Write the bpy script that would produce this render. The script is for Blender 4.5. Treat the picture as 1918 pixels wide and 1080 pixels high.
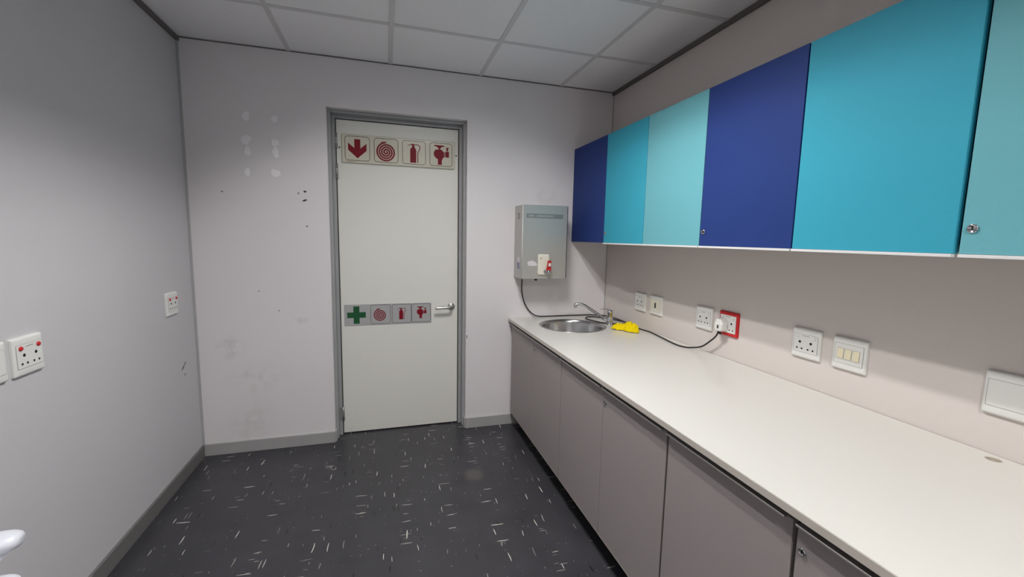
import bpy, bmesh, math, random
from mathutils import Matrix, Vector, noise

# ------------------------------------------------------------------ clean
for o in list(bpy.data.objects):
    bpy.data.objects.remove(o, do_unlink=True)
SC = bpy.context.scene
COL = SC.collection

# ------------------------------------------------------------------ camera
W, H = 2.8236, 2.5374            # room width, ceiling height
YF = -5.55                       # wall behind the camera
ZT, XK = 0.831, 2.020            # worktop top, worktop front edge
XC, ZC = 2.512, 1.4098           # upper door face, upper door bottom
cam = bpy.data.cameras.new('camera')
cam.sensor_fit = 'HORIZONTAL'; cam.sensor_width = 36.0
cam.lens = 36.0 * 801.2588 / 1918.0
cam.clip_start = 0.02
camo = bpy.data.objects.new('camera', cam); COL.objects.link(camo)
r = Vector((0.95894017, -0.28292188, 0.019722)); u = Vector((0.01416904, 0.11724523, 0.99300191)); f = Vector((0.28325428, 0.95194998, -0.11643989))
M = Matrix.Identity(4)
for i in range(3):
    M[i][0] = r[i]; M[i][1] = u[i]; M[i][2] = -f[i]
M[0][3], M[1][3], M[2][3] = 1.1355, -3.0515, 1.4265
camo.matrix_world = M
SC.camera = camo

# ------------------------------------------------------------------ world, exposure
wd = bpy.data.worlds.new('world'); SC.world = wd; wd.use_nodes = True
wd.node_tree.nodes['Background'].inputs[0].default_value = (0.9, 0.95, 1.0, 1)
wd.node_tree.nodes['Background'].inputs[1].default_value = 0.0
SC.view_settings.view_transform = 'Standard'
SC.view_settings.look = 'None'
SC.view_settings.gamma = 1.0
SC.view_settings.use_curve_mapping = False
SC.view_settings.exposure = 0.0

# ------------------------------------------------------------------ two-tube louvred ceiling troffers; the rear one is added for fill
LAMP_W = 20.0
TUBES = (1.405, 1.635); TW = 0.107      # tube lines and half width of each reflector trough
def tube_light(x, y0, y1, power):
    l = bpy.data.lights.new('tube_light', 'AREA'); l.shape = 'RECTANGLE'
    l.size = 0.05; l.size_y = abs(y1 - y0) - 0.06
    l.energy = power; l.color = (1.0, 0.98, 0.965); l.spread = math.radians(180)
    o = bpy.data.objects.new('tube_light', l); COL.objects.link(o)
    o.location = (x, (y0 + y1) / 2, H + 0.070)
    return o
LAMPS = [(1.186, 1.786, -1.147, -1.747), (1.186, 1.786, -3.547, -4.147)]  # second troffer is unseen, added behind the camera to lift ambient light
for (a, b, c, d) in LAMPS:
    for tx in TUBES:
        tube_light(tx, c, d, LAMP_W * (1.0 if c > -2 else 1.5))

# ------------------------------------------------------------------ helpers
def srgb(r, g, b):
    def c(v):
        v /= 255.0
        return v / 12.92 if v <= 0.04045 else ((v + 0.055) / 1.055) ** 2.4
    return (c(r), c(g), c(b), 1.0)

def mat(name, col, rough=0.5, metal=0.0, spec=0.5, var=0.04, vscale=3.0, bump=0.0, bscale=200.0, coat=0.0, aniso=None):
    m = bpy.data.materials.new(name); m.use_nodes = True
    nt = m.node_tree; b = nt.nodes['Principled BSDF']
    b.inputs['Roughness'].default_value = rough; b.inputs['Metallic'].default_value = metal
    b.inputs['Specular IOR Level'].default_value = spec
    b.inputs['Coat Weight'].default_value = coat
    tc = nt.nodes.new('ShaderNodeTexCoord')
    n = nt.nodes.new('ShaderNodeTexNoise'); n.inputs['Scale'].default_value = vscale; n.inputs['Detail'].default_value = 5
    nt.links.new(tc.outputs['Object'], n.inputs['Vector'])
    mx = nt.nodes.new('ShaderNodeMix'); mx.data_type = 'RGBA'
    mx.inputs[6].default_value = tuple(max(0, c * (1 - var)) for c in col[:3]) + (1,)
    mx.inputs[7].default_value = tuple(min(1, c * (1 + var)) for c in col[:3]) + (1,)
    nt.links.new(n.outputs['Fac'], mx.inputs[0])
    nt.links.new(mx.outputs[2], b.inputs['Base Color'])
    if bump:
        n2 = nt.nodes.new('ShaderNodeTexNoise'); n2.inputs['Scale'].default_value = bscale; n2.inputs['Detail'].default_value = 3
        if aniso:
            mp = nt.nodes.new('ShaderNodeMapping'); mp.inputs['Scale'].default_value = aniso
            nt.links.new(tc.outputs['Object'], mp.inputs['Vector']); nt.links.new(mp.outputs['Vector'], n2.inputs['Vector'])
        else:
            nt.links.new(tc.outputs['Object'], n2.inputs['Vector'])
        bp = nt.nodes.new('ShaderNodeBump'); bp.inputs['Strength'].default_value = bump; bp.inputs['Distance'].default_value = 0.002
        nt.links.new(n2.outputs['Fac'], bp.inputs['Height']); nt.links.new(bp.outputs['Normal'], b.inputs['Normal'])
    return m

class MB:
    """collects geometry for one mesh"""
    def __init__(s): s.v = []; s.f = []; s.sm = []
    def add(s, vs, fs, smooth=False):
        k = len(s.v); s.v += [tuple(p) for p in vs]
        s.f += [tuple(i + k for i in q) for q in fs]; s.sm += [smooth] * len(fs)
        return s
    def box(s, x0, x1, y0, y1, z0, z1):
        x0, x1 = sorted((x0, x1)); y0, y1 = sorted((y0, y1)); z0, z1 = sorted((z0, z1))
        vs = [(x0,y0,z0),(x1,y0,z0),(x1,y1,z0),(x0,y1,z0),(x0,y0,z1),(x1,y0,z1),(x1,y1,z1),(x0,y1,z1)]
        return s.add(vs, [(0,3,2,1),(4,5,6,7),(0,1,5,4),(1,2,6,5),(2,3,7,6),(3,0,4,7)])
    def loft(s, loops, cap0=True, cap1=True, smooth=False, closed=True):
        n = len(loops[0]); vs = [p for l in loops for p in l]; fs = []
        for i in range(len(loops) - 1):
            for j in range(n if closed else n - 1):
                a = i*n + j; b = i*n + (j+1) % n
                fs.append((a, b, b+n, a+n))
        k = len(s.f)
        s.add(vs, fs, smooth)
        if closed:
            base = len(s.v) - len(vs)
            if cap0: s.f.append(tuple(base + j for j in reversed(range(n)))); s.sm.append(False)
            if cap1: s.f.append(tuple(base + (len(loops)-1)*n + j for j in range(n))); s.sm.append(False)
        return s
    def lathe(s, prof, n=24, c=(0,0,0), axis='Z', smooth=True, cap0=True, cap1=True):
        loops = []
        for (rr, h) in prof:
            l = []
            for j in range(n):
                a = 2*math.pi*j/n; p = (rr*math.cos(a), rr*math.sin(a), h)
                if axis == 'X': p = (p[2], p[0], p[1])
                if axis == 'Y': p = (p[1], p[2], p[0])
                l.append((p[0]+c[0], p[1]+c[1], p[2]+c[2]))
            loops.append(l)
        return s.loft(loops, cap0, cap1, smooth)
    def tube(s, pts, rad, n=10, smooth=True, flat=None):
        pts = [Vector(p) for p in pts]; loops = []
        up = Vector((0,0,1)); prev = None
        for i, p in enumerate(pts):
            t = (pts[min(i+1, len(pts)-1)] - pts[max(i-1, 0)]).normalized()
            if prev is None:
                a = t.cross(up)
                if a.length < 1e-3: a = t.cross(Vector((1,0,0)))
                a.normalize()
            else:
                a = (prev - t*prev.dot(t)).normalized()
            prev = a; b = t.cross(a)
            R = rad[min(i, len(rad)-1)] if isinstance(rad, list) else rad
            rx, ry = R if isinstance(R, (list, tuple)) else (R, R)
            loops.append([p + a*rx*math.cos(2*math.pi*j/n) + b*ry*math.sin(2*math.pi*j/n) for j in range(n)])
        return s.loft(loops, True, True, smooth)
    def build(s, name, m, parent=None, bevel=0.0, seg=2, label=None):
        me = bpy.data.meshes.new(name); me.from_pydata(s.v, [], s.f); me.update()
        for p, q in zip(me.polygons, s.sm): p.use_smooth = q
        bm = bmesh.new(); bm.from_mesh(me); bmesh.ops.recalc_face_normals(bm, faces=bm.faces); bm.to_mesh(me); bm.free()
        me.materials.append(m)
        o = bpy.data.objects.new(name, me); COL.objects.link(o)
        if parent: o.parent = parent
        if bevel:
            b = o.modifiers.new('bevel', 'BEVEL'); b.width = bevel; b.segments = seg; b.limit_method = 'ANGLE'
        if label: o['label'] = label
        return o

def tag(o, label, cat, group=None):
    o['label'] = label; o['category'] = cat
    if group: o['group'] = group
    return o
def struct(o): o['kind'] = 'structure'; return o
def empty(name, mw=None):
    o = bpy.data.objects.new(name, None); COL.objects.link(o); o.empty_display_size = 0.05
    if mw is not None: o.matrix_world = mw
    return o
def frame(loc, uu, vv, nn):
    m = Matrix.Identity(4)
    for i in range(3):
        m[i][0] = uu[i]; m[i][1] = vv[i]; m[i][2] = nn[i]; m[i][3] = loc[i]
    return m
def on_right(y, z, x=W): return frame((x, y, z), (0,-1,0), (0,0,1), (-1,0,0))
def on_left(y, z): return frame((0, y, z), (0,1,0), (0,0,1), (1,0,0))
def on_back(x, z, y=0.0): return frame((x, y, z), (1,0,0), (0,0,1), (0,-1,0))
def rrect(w, h, rad, z, n=5, cx=0, cy=0):
    pts = []
    for (sx, sy, a0) in ((1,1,0), (-1,1,90), (-1,-1,180), (1,-1,270)):
        for k in range(n+1):
            a = math.radians(a0 + 90*k/n)
            pts.append((cx + sx*(w/2-rad) + rad*math.cos(a), cy + sy*(h/2-rad) + rad*math.sin(a), z))
    return pts
def pillow(name, w, h, rad, prof, m, parent, cx=0, cy=0, smooth=False):
    """rounded rectangle lofted through (inset, z) steps"""
    mb = MB(); mb.loft([rrect(w-2*i, h-2*i, max(rad-i*0.5, 0.0006), z, 5, cx, cy) for i, z in prof], smooth=smooth)
    return mb.build(name, m, parent)
def flat(name, loops, z0, z1, m, parent, label=None):
    """filled 2D outline(s) with holes, given thickness"""
    cu = bpy.data.curves.new('tmp', 'CURVE'); cu.dimensions = '2D'; cu.fill_mode = 'BOTH'; cu.extrude = (z1 - z0)/2
    for l in loops:
        sp = cu.splines.new('POLY'); sp.points.add(len(l)-1); sp.use_cyclic_u = True
        for p, q in zip(sp.points, l): p.co = (q[0], q[1], 0, 1)
    to = bpy.data.objects.new('tmp', cu); COL.objects.link(to)
    bpy.context.view_layer.update()
    ev = to.evaluated_get(bpy.context.evaluated_depsgraph_get())
    me = bpy.data.meshes.new_from_object(ev)
    bpy.data.objects.remove(to); bpy.data.curves.remove(cu)
    for v in me.vertices: v.co.z += (z0 + z1)/2
    me.name = name; me.materials.clear(); me.materials.append(m)
    for p in me.polygons: p.use_smooth = False
    o = bpy.data.objects.new(name, me); COL.objects.link(o); o.parent = parent
    if label: o['label'] = label
    return o
def circle(cx, cy, rr, n=32, rev=False):
    p = [(cx + rr*math.cos(2*math.pi*i/n), cy + rr*math.sin(2*math.pi*i/n)) for i in range(n)]
    return p[::-1] if rev else p
def band(pts, width):
    """2D outline of a stroke"""
    L, R = [], []
    for i, p in enumerate(pts):
        a = pts[max(i-1,0)]; b = pts[min(i+1,len(pts)-1)]
        dx, dy = b[0]-a[0], b[1]-a[1]; d = math.hypot(dx, dy) or 1
        w = (width[i] if isinstance(width, list) else width)/2
        L.append((p[0]-dy/d*w, p[1]+dx/d*w)); R.append((p[0]+dy/d*w, p[1]-dx/d*w))
    return L + R[::-1]
def smooth_path(pts, n=8):
    pts = [Vector(p) for p in pts]; out = []
    for i in range(len(pts)-1):
        p0 = pts[max(i-1,0)]; p1 = pts[i]; p2 = pts[i+1]; p3 = pts[min(i+2,len(pts)-1)]
        for k in range(n):
            t = k/n
            out.append(0.5*((2*p1) + (p2-p0)*t + (2*p0-5*p1+4*p2-p3)*t*t + (3*p1-p0-3*p2+p3)*t**3))
    out.append(pts[-1]); return out
def blob(rx, ry, seed, n=18, rough=0.3, cx=0, cy=0):
    rnd = random.Random(seed); ph = [rnd.uniform(0, 6.28) for _ in range(4)]
    out = []
    for i in range(n):
        a = 2*math.pi*i/n
        k = 1 + rough*(0.5*math.sin(2*a+ph[0]) + 0.35*math.sin(3*a+ph[1]) + 0.25*math.sin(5*a+ph[2]) + 0.2*rnd.uniform(-1,1))
        out.append((cx + rx*k*math.cos(a), cy + ry*k*math.sin(a)))
    return out
def copy_tree(o, parent=None):
    c = o.copy(); COL.objects.link(c); c.parent = parent
    for ch in o.children: copy_tree(ch, c)
    return c

# ------------------------------------------------------------------ materials
def wall_mat(name, col, stains_blotches=False):
    m = mat(name, col, rough=0.62, spec=0.35, var=0.025, vscale=1.6, bump=0.22, bscale=260)
    if stains_blotches:
        nt = m.node_tree; b = nt.nodes['Principled BSDF']; src = b.inputs['Base Color'].links[0].from_socket
        tc = nt.nodes.new('ShaderNodeTexCoord')
        cur = src
        for (x, z, rx, rz, amt, c) in ((0.18, 0.70, 0.10, 0.09, 0.42, srgb(120,110,104)), (0.33, 0.50, 0.22, 0.12, 0.22, srgb(150,130,110)),
                                       (0.28, 0.22, 0.16, 0.22, 0.22, srgb(160,142,122)), (0.62, 0.86, 0.14, 0.03, 0.25, srgb(140,130,125)),
                                       (2.30, 1.74, 0.10, 0.07, 0.30, srgb(110,105,104)), (1.98, 0.10, 0.07, 0.06, 0.2, srgb(140,120,105))):  # first entry here: a darker blotch above the boiler
            mp = nt.nodes.new('ShaderNodeMapping'); mp.vector_type = 'POINT'
            mp.inputs['Location'].default_value = (-x/rx, 0, -z/rz); mp.inputs['Scale'].default_value = (1/rx, 0.001, 1/rz)
            nt.links.new(tc.outputs['Object'], mp.inputs['Vector'])
            ln = nt.nodes.new('ShaderNodeVectorMath'); ln.operation = 'LENGTH'; nt.links.new(mp.outputs[0], ln.inputs[0])
            no = nt.nodes.new('ShaderNodeTexNoise'); no.inputs['Scale'].default_value = 14; no.inputs['Detail'].default_value = 6; no.inputs['Distortion'].default_value = 0.2
            nt.links.new(tc.outputs['Object'], no.inputs['Vector'])
            mr = nt.nodes.new('ShaderNodeMapRange'); mr.inputs[1].default_value = 1.0; mr.inputs[2].default_value = 0.1; mr.inputs[3].default_value = 0; mr.inputs[4].default_value = 1
            nt.links.new(ln.outputs['Value'], mr.inputs[0])
            nr = nt.nodes.new('ShaderNodeMapRange'); nr.inputs[1].default_value = 0.42; nr.inputs[2].default_value = 0.72; nr.inputs[3].default_value = 0; nr.inputs[4].default_value = amt
            nt.links.new(no.outputs['Fac'], nr.inputs[0])
            mu = nt.nodes.new('ShaderNodeMath'); mu.operation = 'MULTIPLY'; nt.links.new(mr.outputs[0], mu.inputs[0]); nt.links.new(nr.outputs[0], mu.inputs[1])
            mx = nt.nodes.new('ShaderNodeMix'); mx.data_type = 'RGBA'; mx.inputs[7].default_value = c
            nt.links.new(mu.outputs[0], mx.inputs[0]); nt.links.new(cur, mx.inputs[6]); cur = mx.outputs[2]
        nt.links.new(cur, b.inputs['Base Color'])
    return m

def floor_mat():
    m = bpy.data.materials.new('vinyl_floor'); m.use_nodes = True
    nt = m.node_tree; b = nt.nodes['Principled BSDF']; N = nt.nodes.new; Lk = nt.links.new
    tc = N('ShaderNodeTexCoord')
    ns = N('ShaderNodeTexNoise'); ns.inputs['Scale'].default_value = 6; ns.inputs['Detail'].default_value = 8; Lk(tc.outputs['Object'], ns.inputs['Vector'])
    base = N('ShaderNodeMix'); base.data_type = 'RGBA'; base.inputs[6].default_value = srgb(47,46,50); base.inputs[7].default_value = srgb(66,65,70); Lk(ns.outputs['Fac'], base.inputs[0])
    cur = base.outputs[2]
    def flecks(scale, rot, off, rad, keep, c0, c1, cur):
        mp = N('ShaderNodeMapping'); mp.vector_type = 'POINT'; mp.inputs['Scale'].default_value = scale; mp.inputs['Location'].default_value = off
        rt = N('ShaderNodeVectorRotate'); rt.rotation_type = 'Z_AXIS'; rt.inputs['Angle'].default_value = rot
        wob = N('ShaderNodeTexNoise'); wob.inputs['Scale'].default_value = 9; wob.inputs['Detail'].default_value = 1; Lk(tc.outputs['Object'], wob.inputs['Vector'])
        wv = N('ShaderNodeVectorMath'); wv.operation = 'MULTIPLY_ADD'; Lk(wob.outputs['Color'], wv.inputs[0]); wv.inputs[1].default_value = (0.018, 0.018, 0); Lk(tc.outputs['Object'], wv.inputs[2])
        Lk(wv.outputs[0], rt.inputs['Vector']); Lk(rt.outputs[0], mp.inputs['Vector'])
        vo = N('ShaderNodeTexVoronoi'); vo.voronoi_dimensions = '2D'; vo.inputs['Scale'].default_value = 1; Lk(mp.outputs[0], vo.inputs['Vector'])
        sp = N('ShaderNodeSeparateColor'); Lk(vo.outputs['Color'], sp.inputs[0])
        rr = N('ShaderNodeMath'); rr.operation = 'MULTIPLY_ADD'; rr.inputs[1].default_value = rad*0.85; rr.inputs[2].default_value = rad*0.3; Lk(sp.outputs[1], rr.inputs[0])
        lt = N('ShaderNodeMath'); lt.operation = 'LESS_THAN'; Lk(vo.outputs['Distance'], lt.inputs[0]); Lk(rr.outputs[0], lt.inputs[1])
        kp = N('ShaderNodeMath'); kp.operation = 'LESS_THAN'; kp.inputs[1].default_value = keep; Lk(sp.outputs[0], kp.inputs[0])
        mu = N('ShaderNodeMath'); mu.operation = 'MULTIPLY'; Lk(lt.outputs[0], mu.inputs[0]); Lk(kp.outputs[0], mu.inputs[1])
        cc = N('ShaderNodeMix'); cc.data_type = 'RGBA'; cc.inputs[6].default_value = c0; cc.inputs[7].default_value = c1; Lk(sp.outputs[2], cc.inputs[0])
        mx = N('ShaderNodeMix'); mx.data_type = 'RGBA'; Lk(mu.outputs[0], mx.inputs[0]); Lk(cur, mx.inputs[6]); Lk(cc.outputs[2], mx.inputs[7])
        return mx.outputs[2]
    lo, hi = srgb(120,118,115), srgb(226,222,210)
    cur = flecks((60, 4.6, 1), 0.04, (3.1, 7.7, 0), 0.13, 0.17, lo, hi, cur)
    cur = flecks((4.6, 60, 1), 0.03, (1.3, 2.9, 0), 0.13, 0.17, lo, hi, cur)
    cur = flecks((80, 14, 1), 0.0, (5.3, 9.1, 0), 0.09, 0.07, srgb(95,93,92), srgb(170,166,160), cur)
    cur = flecks((14, 80, 1), 0.0, (8.3, 4.1, 0), 0.09, 0.07, srgb(95,93,92), srgb(170,166,160), cur)
    cur = flecks((40, 5, 1), 0.0, (15.3, 3.1, 0), 0.12, 0.12, srgb(20,20,22), srgb(28,27,30), cur)
    # worn scuffed patch near the door side
    mp = N('ShaderNodeMapping'); mp.inputs['Location'].default_value = (-1.634/0.075, 0.647/0.085, 0); mp.inputs['Scale'].default_value = (1/0.075, 1/0.085, 0.001); Lk(tc.outputs['Object'], mp.inputs['Vector'])
    ln = N('ShaderNodeVectorMath'); ln.operation = 'LENGTH'; Lk(mp.outputs[0], ln.inputs[0])
    n3 = N('ShaderNodeTexNoise'); n3.inputs['Scale'].default_value = 26; n3.inputs['Detail'].default_value = 9; n3.inputs['Roughness'].default_value = 0.75; Lk(tc.outputs['Object'], n3.inputs['Vector'])
    ad = N('ShaderNodeMath'); ad.operation = 'ADD'; Lk(ln.outputs['Value'], ad.inputs[0]); Lk(n3.outputs['Fac'], ad.inputs[1])
    mr = N('ShaderNodeMapRange'); mr.inputs[1].default_value = 1.45; mr.inputs[2].default_value = 1.0; mr.inputs[3].default_value = 0; mr.inputs[4].default_value = 0.5; Lk(ad.outputs[0], mr.inputs[0])
    mx = N('ShaderNodeMix'); mx.data_type = 'RGBA'; mx.inputs[7].default_value = srgb(98,92,90); Lk(mr.outputs[0], mx.inputs[0]); Lk(cur, mx.inputs[6]); cur = mx.outputs[2]
    Lk(cur, b.inputs['Base Color'])
    rn = N('ShaderNodeMapRange'); rn.inputs[3].default_value = 0.22; rn.inputs[4].default_value = 0.42; Lk(ns.outputs['Fac'], rn.inputs[0]); Lk(rn.outputs[0], b.inputs['Roughness'])
    b.inputs['Specular IOR Level'].default_value = 0.4
    bp = N('ShaderNodeBump'); bp.inputs['Strength'].default_value = 0.08; bp.inputs['Distance'].default_value = 0.002
    n2 = N('ShaderNodeTexNoise'); n2.inputs['Scale'].default_value = 40; Lk(tc.outputs['Object'], n2.inputs['Vector']); Lk(n2.outputs['Fac'], bp.inputs['Height']); Lk(bp.outputs['Normal'], b.inputs['Normal'])
    return m

def tile_mat():
    m = mat('mineral_tile', srgb(246,245,247), rough=0.9, spec=0.2, var=0.02, vscale=4, bump=0.5, bscale=160)
    nt = m.node_tree; b = nt.nodes['Principled BSDF']; src = b.inputs['Base Color'].links[0].from_socket
    tc = nt.nodes.new('ShaderNodeTexCoord')
    vo = nt.nodes.new('ShaderNodeTexVoronoi'); vo.inputs['Scale'].default_value = 95; nt.links.new(tc.outputs['Object'], vo.inputs['Vector'])
    n = nt.nodes.new('ShaderNodeTexNoise'); n.inputs['Scale'].default_value = 5; nt.links.new(tc.outputs['Object'], n.inputs['Vector'])
    a = nt.nodes.new('ShaderNodeMapRange'); a.inputs[1].default_value = 0.10; a.inputs[2].default_value = 0.16; a.inputs[3].default_value = 1; a.inputs[4].default_value = 0; nt.links.new(vo.outputs['Distance'], a.inputs[0])
    c = nt.nodes.new('ShaderNodeMapRange'); c.inputs[1].default_value = 0.45; c.inputs[2].default_value = 0.7; c.inputs[3].default_value = 0; c.inputs[4].default_value = 0.55; nt.links.new(n.outputs['Fac'], c.inputs[0])
    mu = nt.nodes.new('ShaderNodeMath'); mu.operation = 'MULTIPLY'; nt.links.new(a.outputs[0], mu.inputs[0]); nt.links.new(c.outputs[0], mu.inputs[1])
    mx = nt.nodes.new('ShaderNodeMix'); mx.data_type = 'RGBA'; mx.inputs[7].default_value = srgb(120,116,114)
    nt.links.new(mu.outputs[0], mx.inputs[0]); nt.links.new(src, mx.inputs[6]); nt.links.new(mx.outputs[2], b.inputs['Base Color'])
    return m

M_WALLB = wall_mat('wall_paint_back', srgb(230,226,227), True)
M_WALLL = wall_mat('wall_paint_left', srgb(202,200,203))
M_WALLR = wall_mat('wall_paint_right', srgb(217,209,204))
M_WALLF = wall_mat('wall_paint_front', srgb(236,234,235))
M_FLOOR = floor_mat()
M_TILE = tile_mat()
M_GRID = mat('grid_paint', srgb(216,215,216), rough=0.45)
M_ANGLE = mat('perimeter_angle_shade', srgb(104,99,96), rough=0.6)
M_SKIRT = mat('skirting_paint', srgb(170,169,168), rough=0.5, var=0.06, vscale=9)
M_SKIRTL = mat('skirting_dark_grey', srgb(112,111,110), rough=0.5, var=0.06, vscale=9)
M_CORNER = mat('corner_strip', srgb(178,178,178), rough=0.5)
M_FRAME = mat('door_frame_paint', srgb(160,161,162), rough=0.42, var=0.03)
M_LEAF = mat('door_leaf_laminate', srgb(232,231,223), rough=0.45, var=0.02, vscale=2)
M_DARK = mat('dark_gap', srgb(14,14,15), rough=0.8)
M_STEEL = mat('brushed_steel', srgb(188,187,182), rough=0.38, metal=0.55, var=0.05, bump=0.08, bscale=30, aniso=(1, 1, 40))
M_STEELS = mat('sink_steel', srgb(190,190,190), rough=0.24, metal=1.0, var=0.04, bump=0.04, bscale=60)
M_PALE = mat('edge_highlight', srgb(226,224,218), rough=0.4, metal=0.2)
M_STEELD = mat('steel_recess', srgb(150,150,147), rough=0.42, metal=0.55)
M_CHROME = mat('chrome', srgb(205,206,208), rough=0.12, metal=1.0, var=0.02)
M_SATIN = mat('satin_metal', srgb(188,187,182), rough=0.3, metal=1.0, var=0.02)
M_HINGE = mat('hinge_metal', srgb(160,160,158), rough=0.4, metal=0.5)
M_WHITE = mat('white_plastic', srgb(228,228,224), rough=0.35, var=0.01)
M_CREAM = mat('cream_plastic', srgb(234,231,215), rough=0.35, var=0.015)
M_IVORY = mat('ivory_plastic', srgb(243,235,203), rough=0.4, var=0.02)
M_RED = mat('red_plastic', srgb(196,24,30), rough=0.35, var=0.02)
M_REDBTN = mat('red_button', srgb(205,32,42), rough=0.4, var=0.02)
M_BLACK = mat('black_rubber', srgb(22,22,23), rough=0.5)
M_TOP = mat('worktop_laminate', srgb(213,211,205), rough=0.22, spec=0.45, var=0.012, vscale=2)
M_TOPEDGE = mat('worktop_edge', srgb(205,198,188), rough=0.35)
M_DOORG = mat('grey_laminate', srgb(163,155,154), rough=0.5, spec=0.3, var=0.02, vscale=3, bump=0.12, bscale=320)
M_EDGE = mat('worn_edge_band', srgb(176,168,160), rough=0.6, var=0.3, vscale=40)
M_CARC = mat('carcass_board', srgb(96,86,82), rough=0.6)
M_CARCU = mat('upper_carcass', srgb(120,116,112), rough=0.6)  # greyed down so the gaps between doors read as shade
M_PLINTH = mat('plinth_black', srgb(24,23,24), rough=0.4)
M_ALU = mat('aluminium_grip', srgb(190,187,184), rough=0.35, metal=0.6)
M_STRIP = mat('pale_grip', srgb(226,226,226), rough=0.4)
M_NAVY = mat('navy_laminate', srgb(38,59,121), rough=0.6, spec=0.18, var=0.02, bump=0.1, bscale=320)
M_TEAL = mat('turquoise_laminate', srgb(58,160,184), rough=0.6, spec=0.18, var=0.015, bump=0.1, bscale=320)
M_MINT = mat('mint_laminate', srgb(106,172,182), rough=0.6, spec=0.18, var=0.015, bump=0.1, bscale=320)
M_YELLOW = mat('yellow_cloth', srgb(240,214,10), rough=0.85, spec=0.15, var=0.08, vscale=20, bump=0.4, bscale=500)
M_SIGNW = mat('sign_cream', srgb(214,210,192), rough=0.16, var=0.012)
M_SIGNG = mat('sign_silver', srgb(176,176,176), rough=0.35, metal=0.0, var=0.02)
M_SRED = mat('sign_red', srgb(126,18,34), rough=0.5, spec=0.2, var=0.03)
M_SBRN = mat('sign_outline', srgb(70,42,34), rough=0.4)
M_SBLK = mat('sign_outline_grey', srgb(84,80,80), rough=0.4)
M_GREEN = mat('sign_green', srgb(18,84,44), rough=0.35, var=0.03)
M_STICK = mat('sticker_paper', srgb(222,216,220), rough=0.5)
M_STICKB = mat('sticker_blue', srgb(128,130,160), rough=0.5)
M_FILL = mat('wall_filler', srgb(250,247,248), rough=0.75, var=0.02)
M_HOLE = mat('wall_hole_dark', srgb(26,22,22), rough=0.9)
M_SCUFF = mat('scuff_grey', srgb(128,120,122), rough=0.8)
M_GAP = mat('plate_seam', srgb(150,147,145), rough=0.7)
M_PLASTER = mat('bare_plaster', srgb(120,84,62), rough=0.9, var=0.2, vscale=60)
M_CHAIR = mat('white_chair_plastic', srgb(222,224,232), rough=0.35, var=0.01)
M_EMIT = bpy.data.materials.new('lamp_tube'); M_EMIT.use_nodes = True
_b = M_EMIT.node_tree.nodes['Principled BSDF']; _b.inputs['Base Color'].default_value = (0.9, 0.9, 0.9, 1); _b.inputs['Emission Color'].default_value = (1, 0.97, 0.94, 1); _b.inputs['Emission Strength'].default_value = 3.0
M_REFL = mat('lamp_reflector', srgb(170,170,170), rough=0.3, metal=0.3)

# ------------------------------------------------------------------ room shell
DX0, DX1, DZ1 = 0.788, 1.697, 2.234     # opening in the far wall
T = 0.2
struct(MB().box(-T, W+T, YF-T, T+0.02, -0.12, 0.0).build('floor', M_FLOOR))
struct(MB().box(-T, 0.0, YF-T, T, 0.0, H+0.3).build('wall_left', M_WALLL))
struct(MB().box(W, W+T, YF-T, T, 0.0, H+0.3).build('wall_right', M_WALLR))
wb = MB(); wb.box(0, DX0, 0, T, 0, H+0.3); wb.box(DX1, W, 0, T, 0, H+0.3); wb.box(DX0, DX1, 0, T, DZ1, H+0.3)
wall_back = struct(wb.build('wall_back', M_WALLB))
struct(MB().box(-T, W+T, YF-T, YF, 0, H+0.3).build('wall_front', M_WALLF))
struct(MB().box(DX0-0.1, DX1+0.1, T, T+0.02, 0, DZ1+0.1).build('doorway_blackout', M_DARK))  # black sheet added to keep the doorway dark behind the leaf

# ceiling: slab, lay-in tiles, exposed grid
ceil = struct(MB().box(0, W, YF, 0, H+0.2, H+0.3).build('ceiling', M_TILE))
gx = [0.0, 0.5857, 1.1857, 1.7857, 2.3857, W]
gy = [0.0, -0.547, -1.147, -1.747, -2.347, -2.947, -3.547, -4.147, -4.747, -5.347, YF]
tile_me = {}
for i in range(5):
    for j in range(10):
        if i == 2 and j in (2, 6): continue          # the lamp sits here
        w = gx[i+1]-gx[i]; l = gy[j]-gy[j+1]; key = (round(w, 3), round(l, 3))
        o = None
        if key in tile_me:
            o = bpy.data.objects.new('ceiling_tile', tile_me[key]); COL.objects.link(o); o.parent = ceil
        else:
            o = MB().box(-w/2+0.004, w/2-0.004, -l/2+0.004, l/2-0.004, 0.003, 0.018).build('ceiling_tile', M_TILE, ceil); tile_me[key] = o.data
        o.location = ((gx[i]+gx[i+1])/2, (gy[j]+gy[j+1])/2, H + random.Random(i*9+j).uniform(0, 0.002))
for x in gx[1:-1]:
    MB().box(x-0.012, x+0.012, YF, 0, H-0.001, H+0.004).build('grid_bar', M_GRID, ceil)
for y in gy[1:-1]:
    for i in range(5):
        MB().box(gx[i]+(0.012 if i else 0), gx[i+1]-(0.012 if i < 4 else 0), y-0.012, y+0.012, H-0.0006, H+0.004).build('grid_bar', M_GRID, ceil)
# perimeter angles (dark colour paints in their shadow gap), corner strips
struct(MB().box(0, 0.016, YF, 0, H-0.022, H+0.002).build('trim_1', M_ANGLE, None))
struct(MB().box(W-0.016, W, YF, 0, H-0.022, H+0.002).build('trim_2', M_ANGLE, None))
struct(MB().box(0.016, W-0.016, -0.004, 0, H-0.003, H+0.002).build('trim_3', M_ANGLE, None))
struct(MB().box(0, 0.011, -0.011, 0, 0.0, H-0.022).build('trim_4', M_CORNER, None))
struct(MB().box(W-0.006, W, -0.006, 0, 0.0, H-0.022).build('trim_5', M_CORNER, None))

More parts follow.
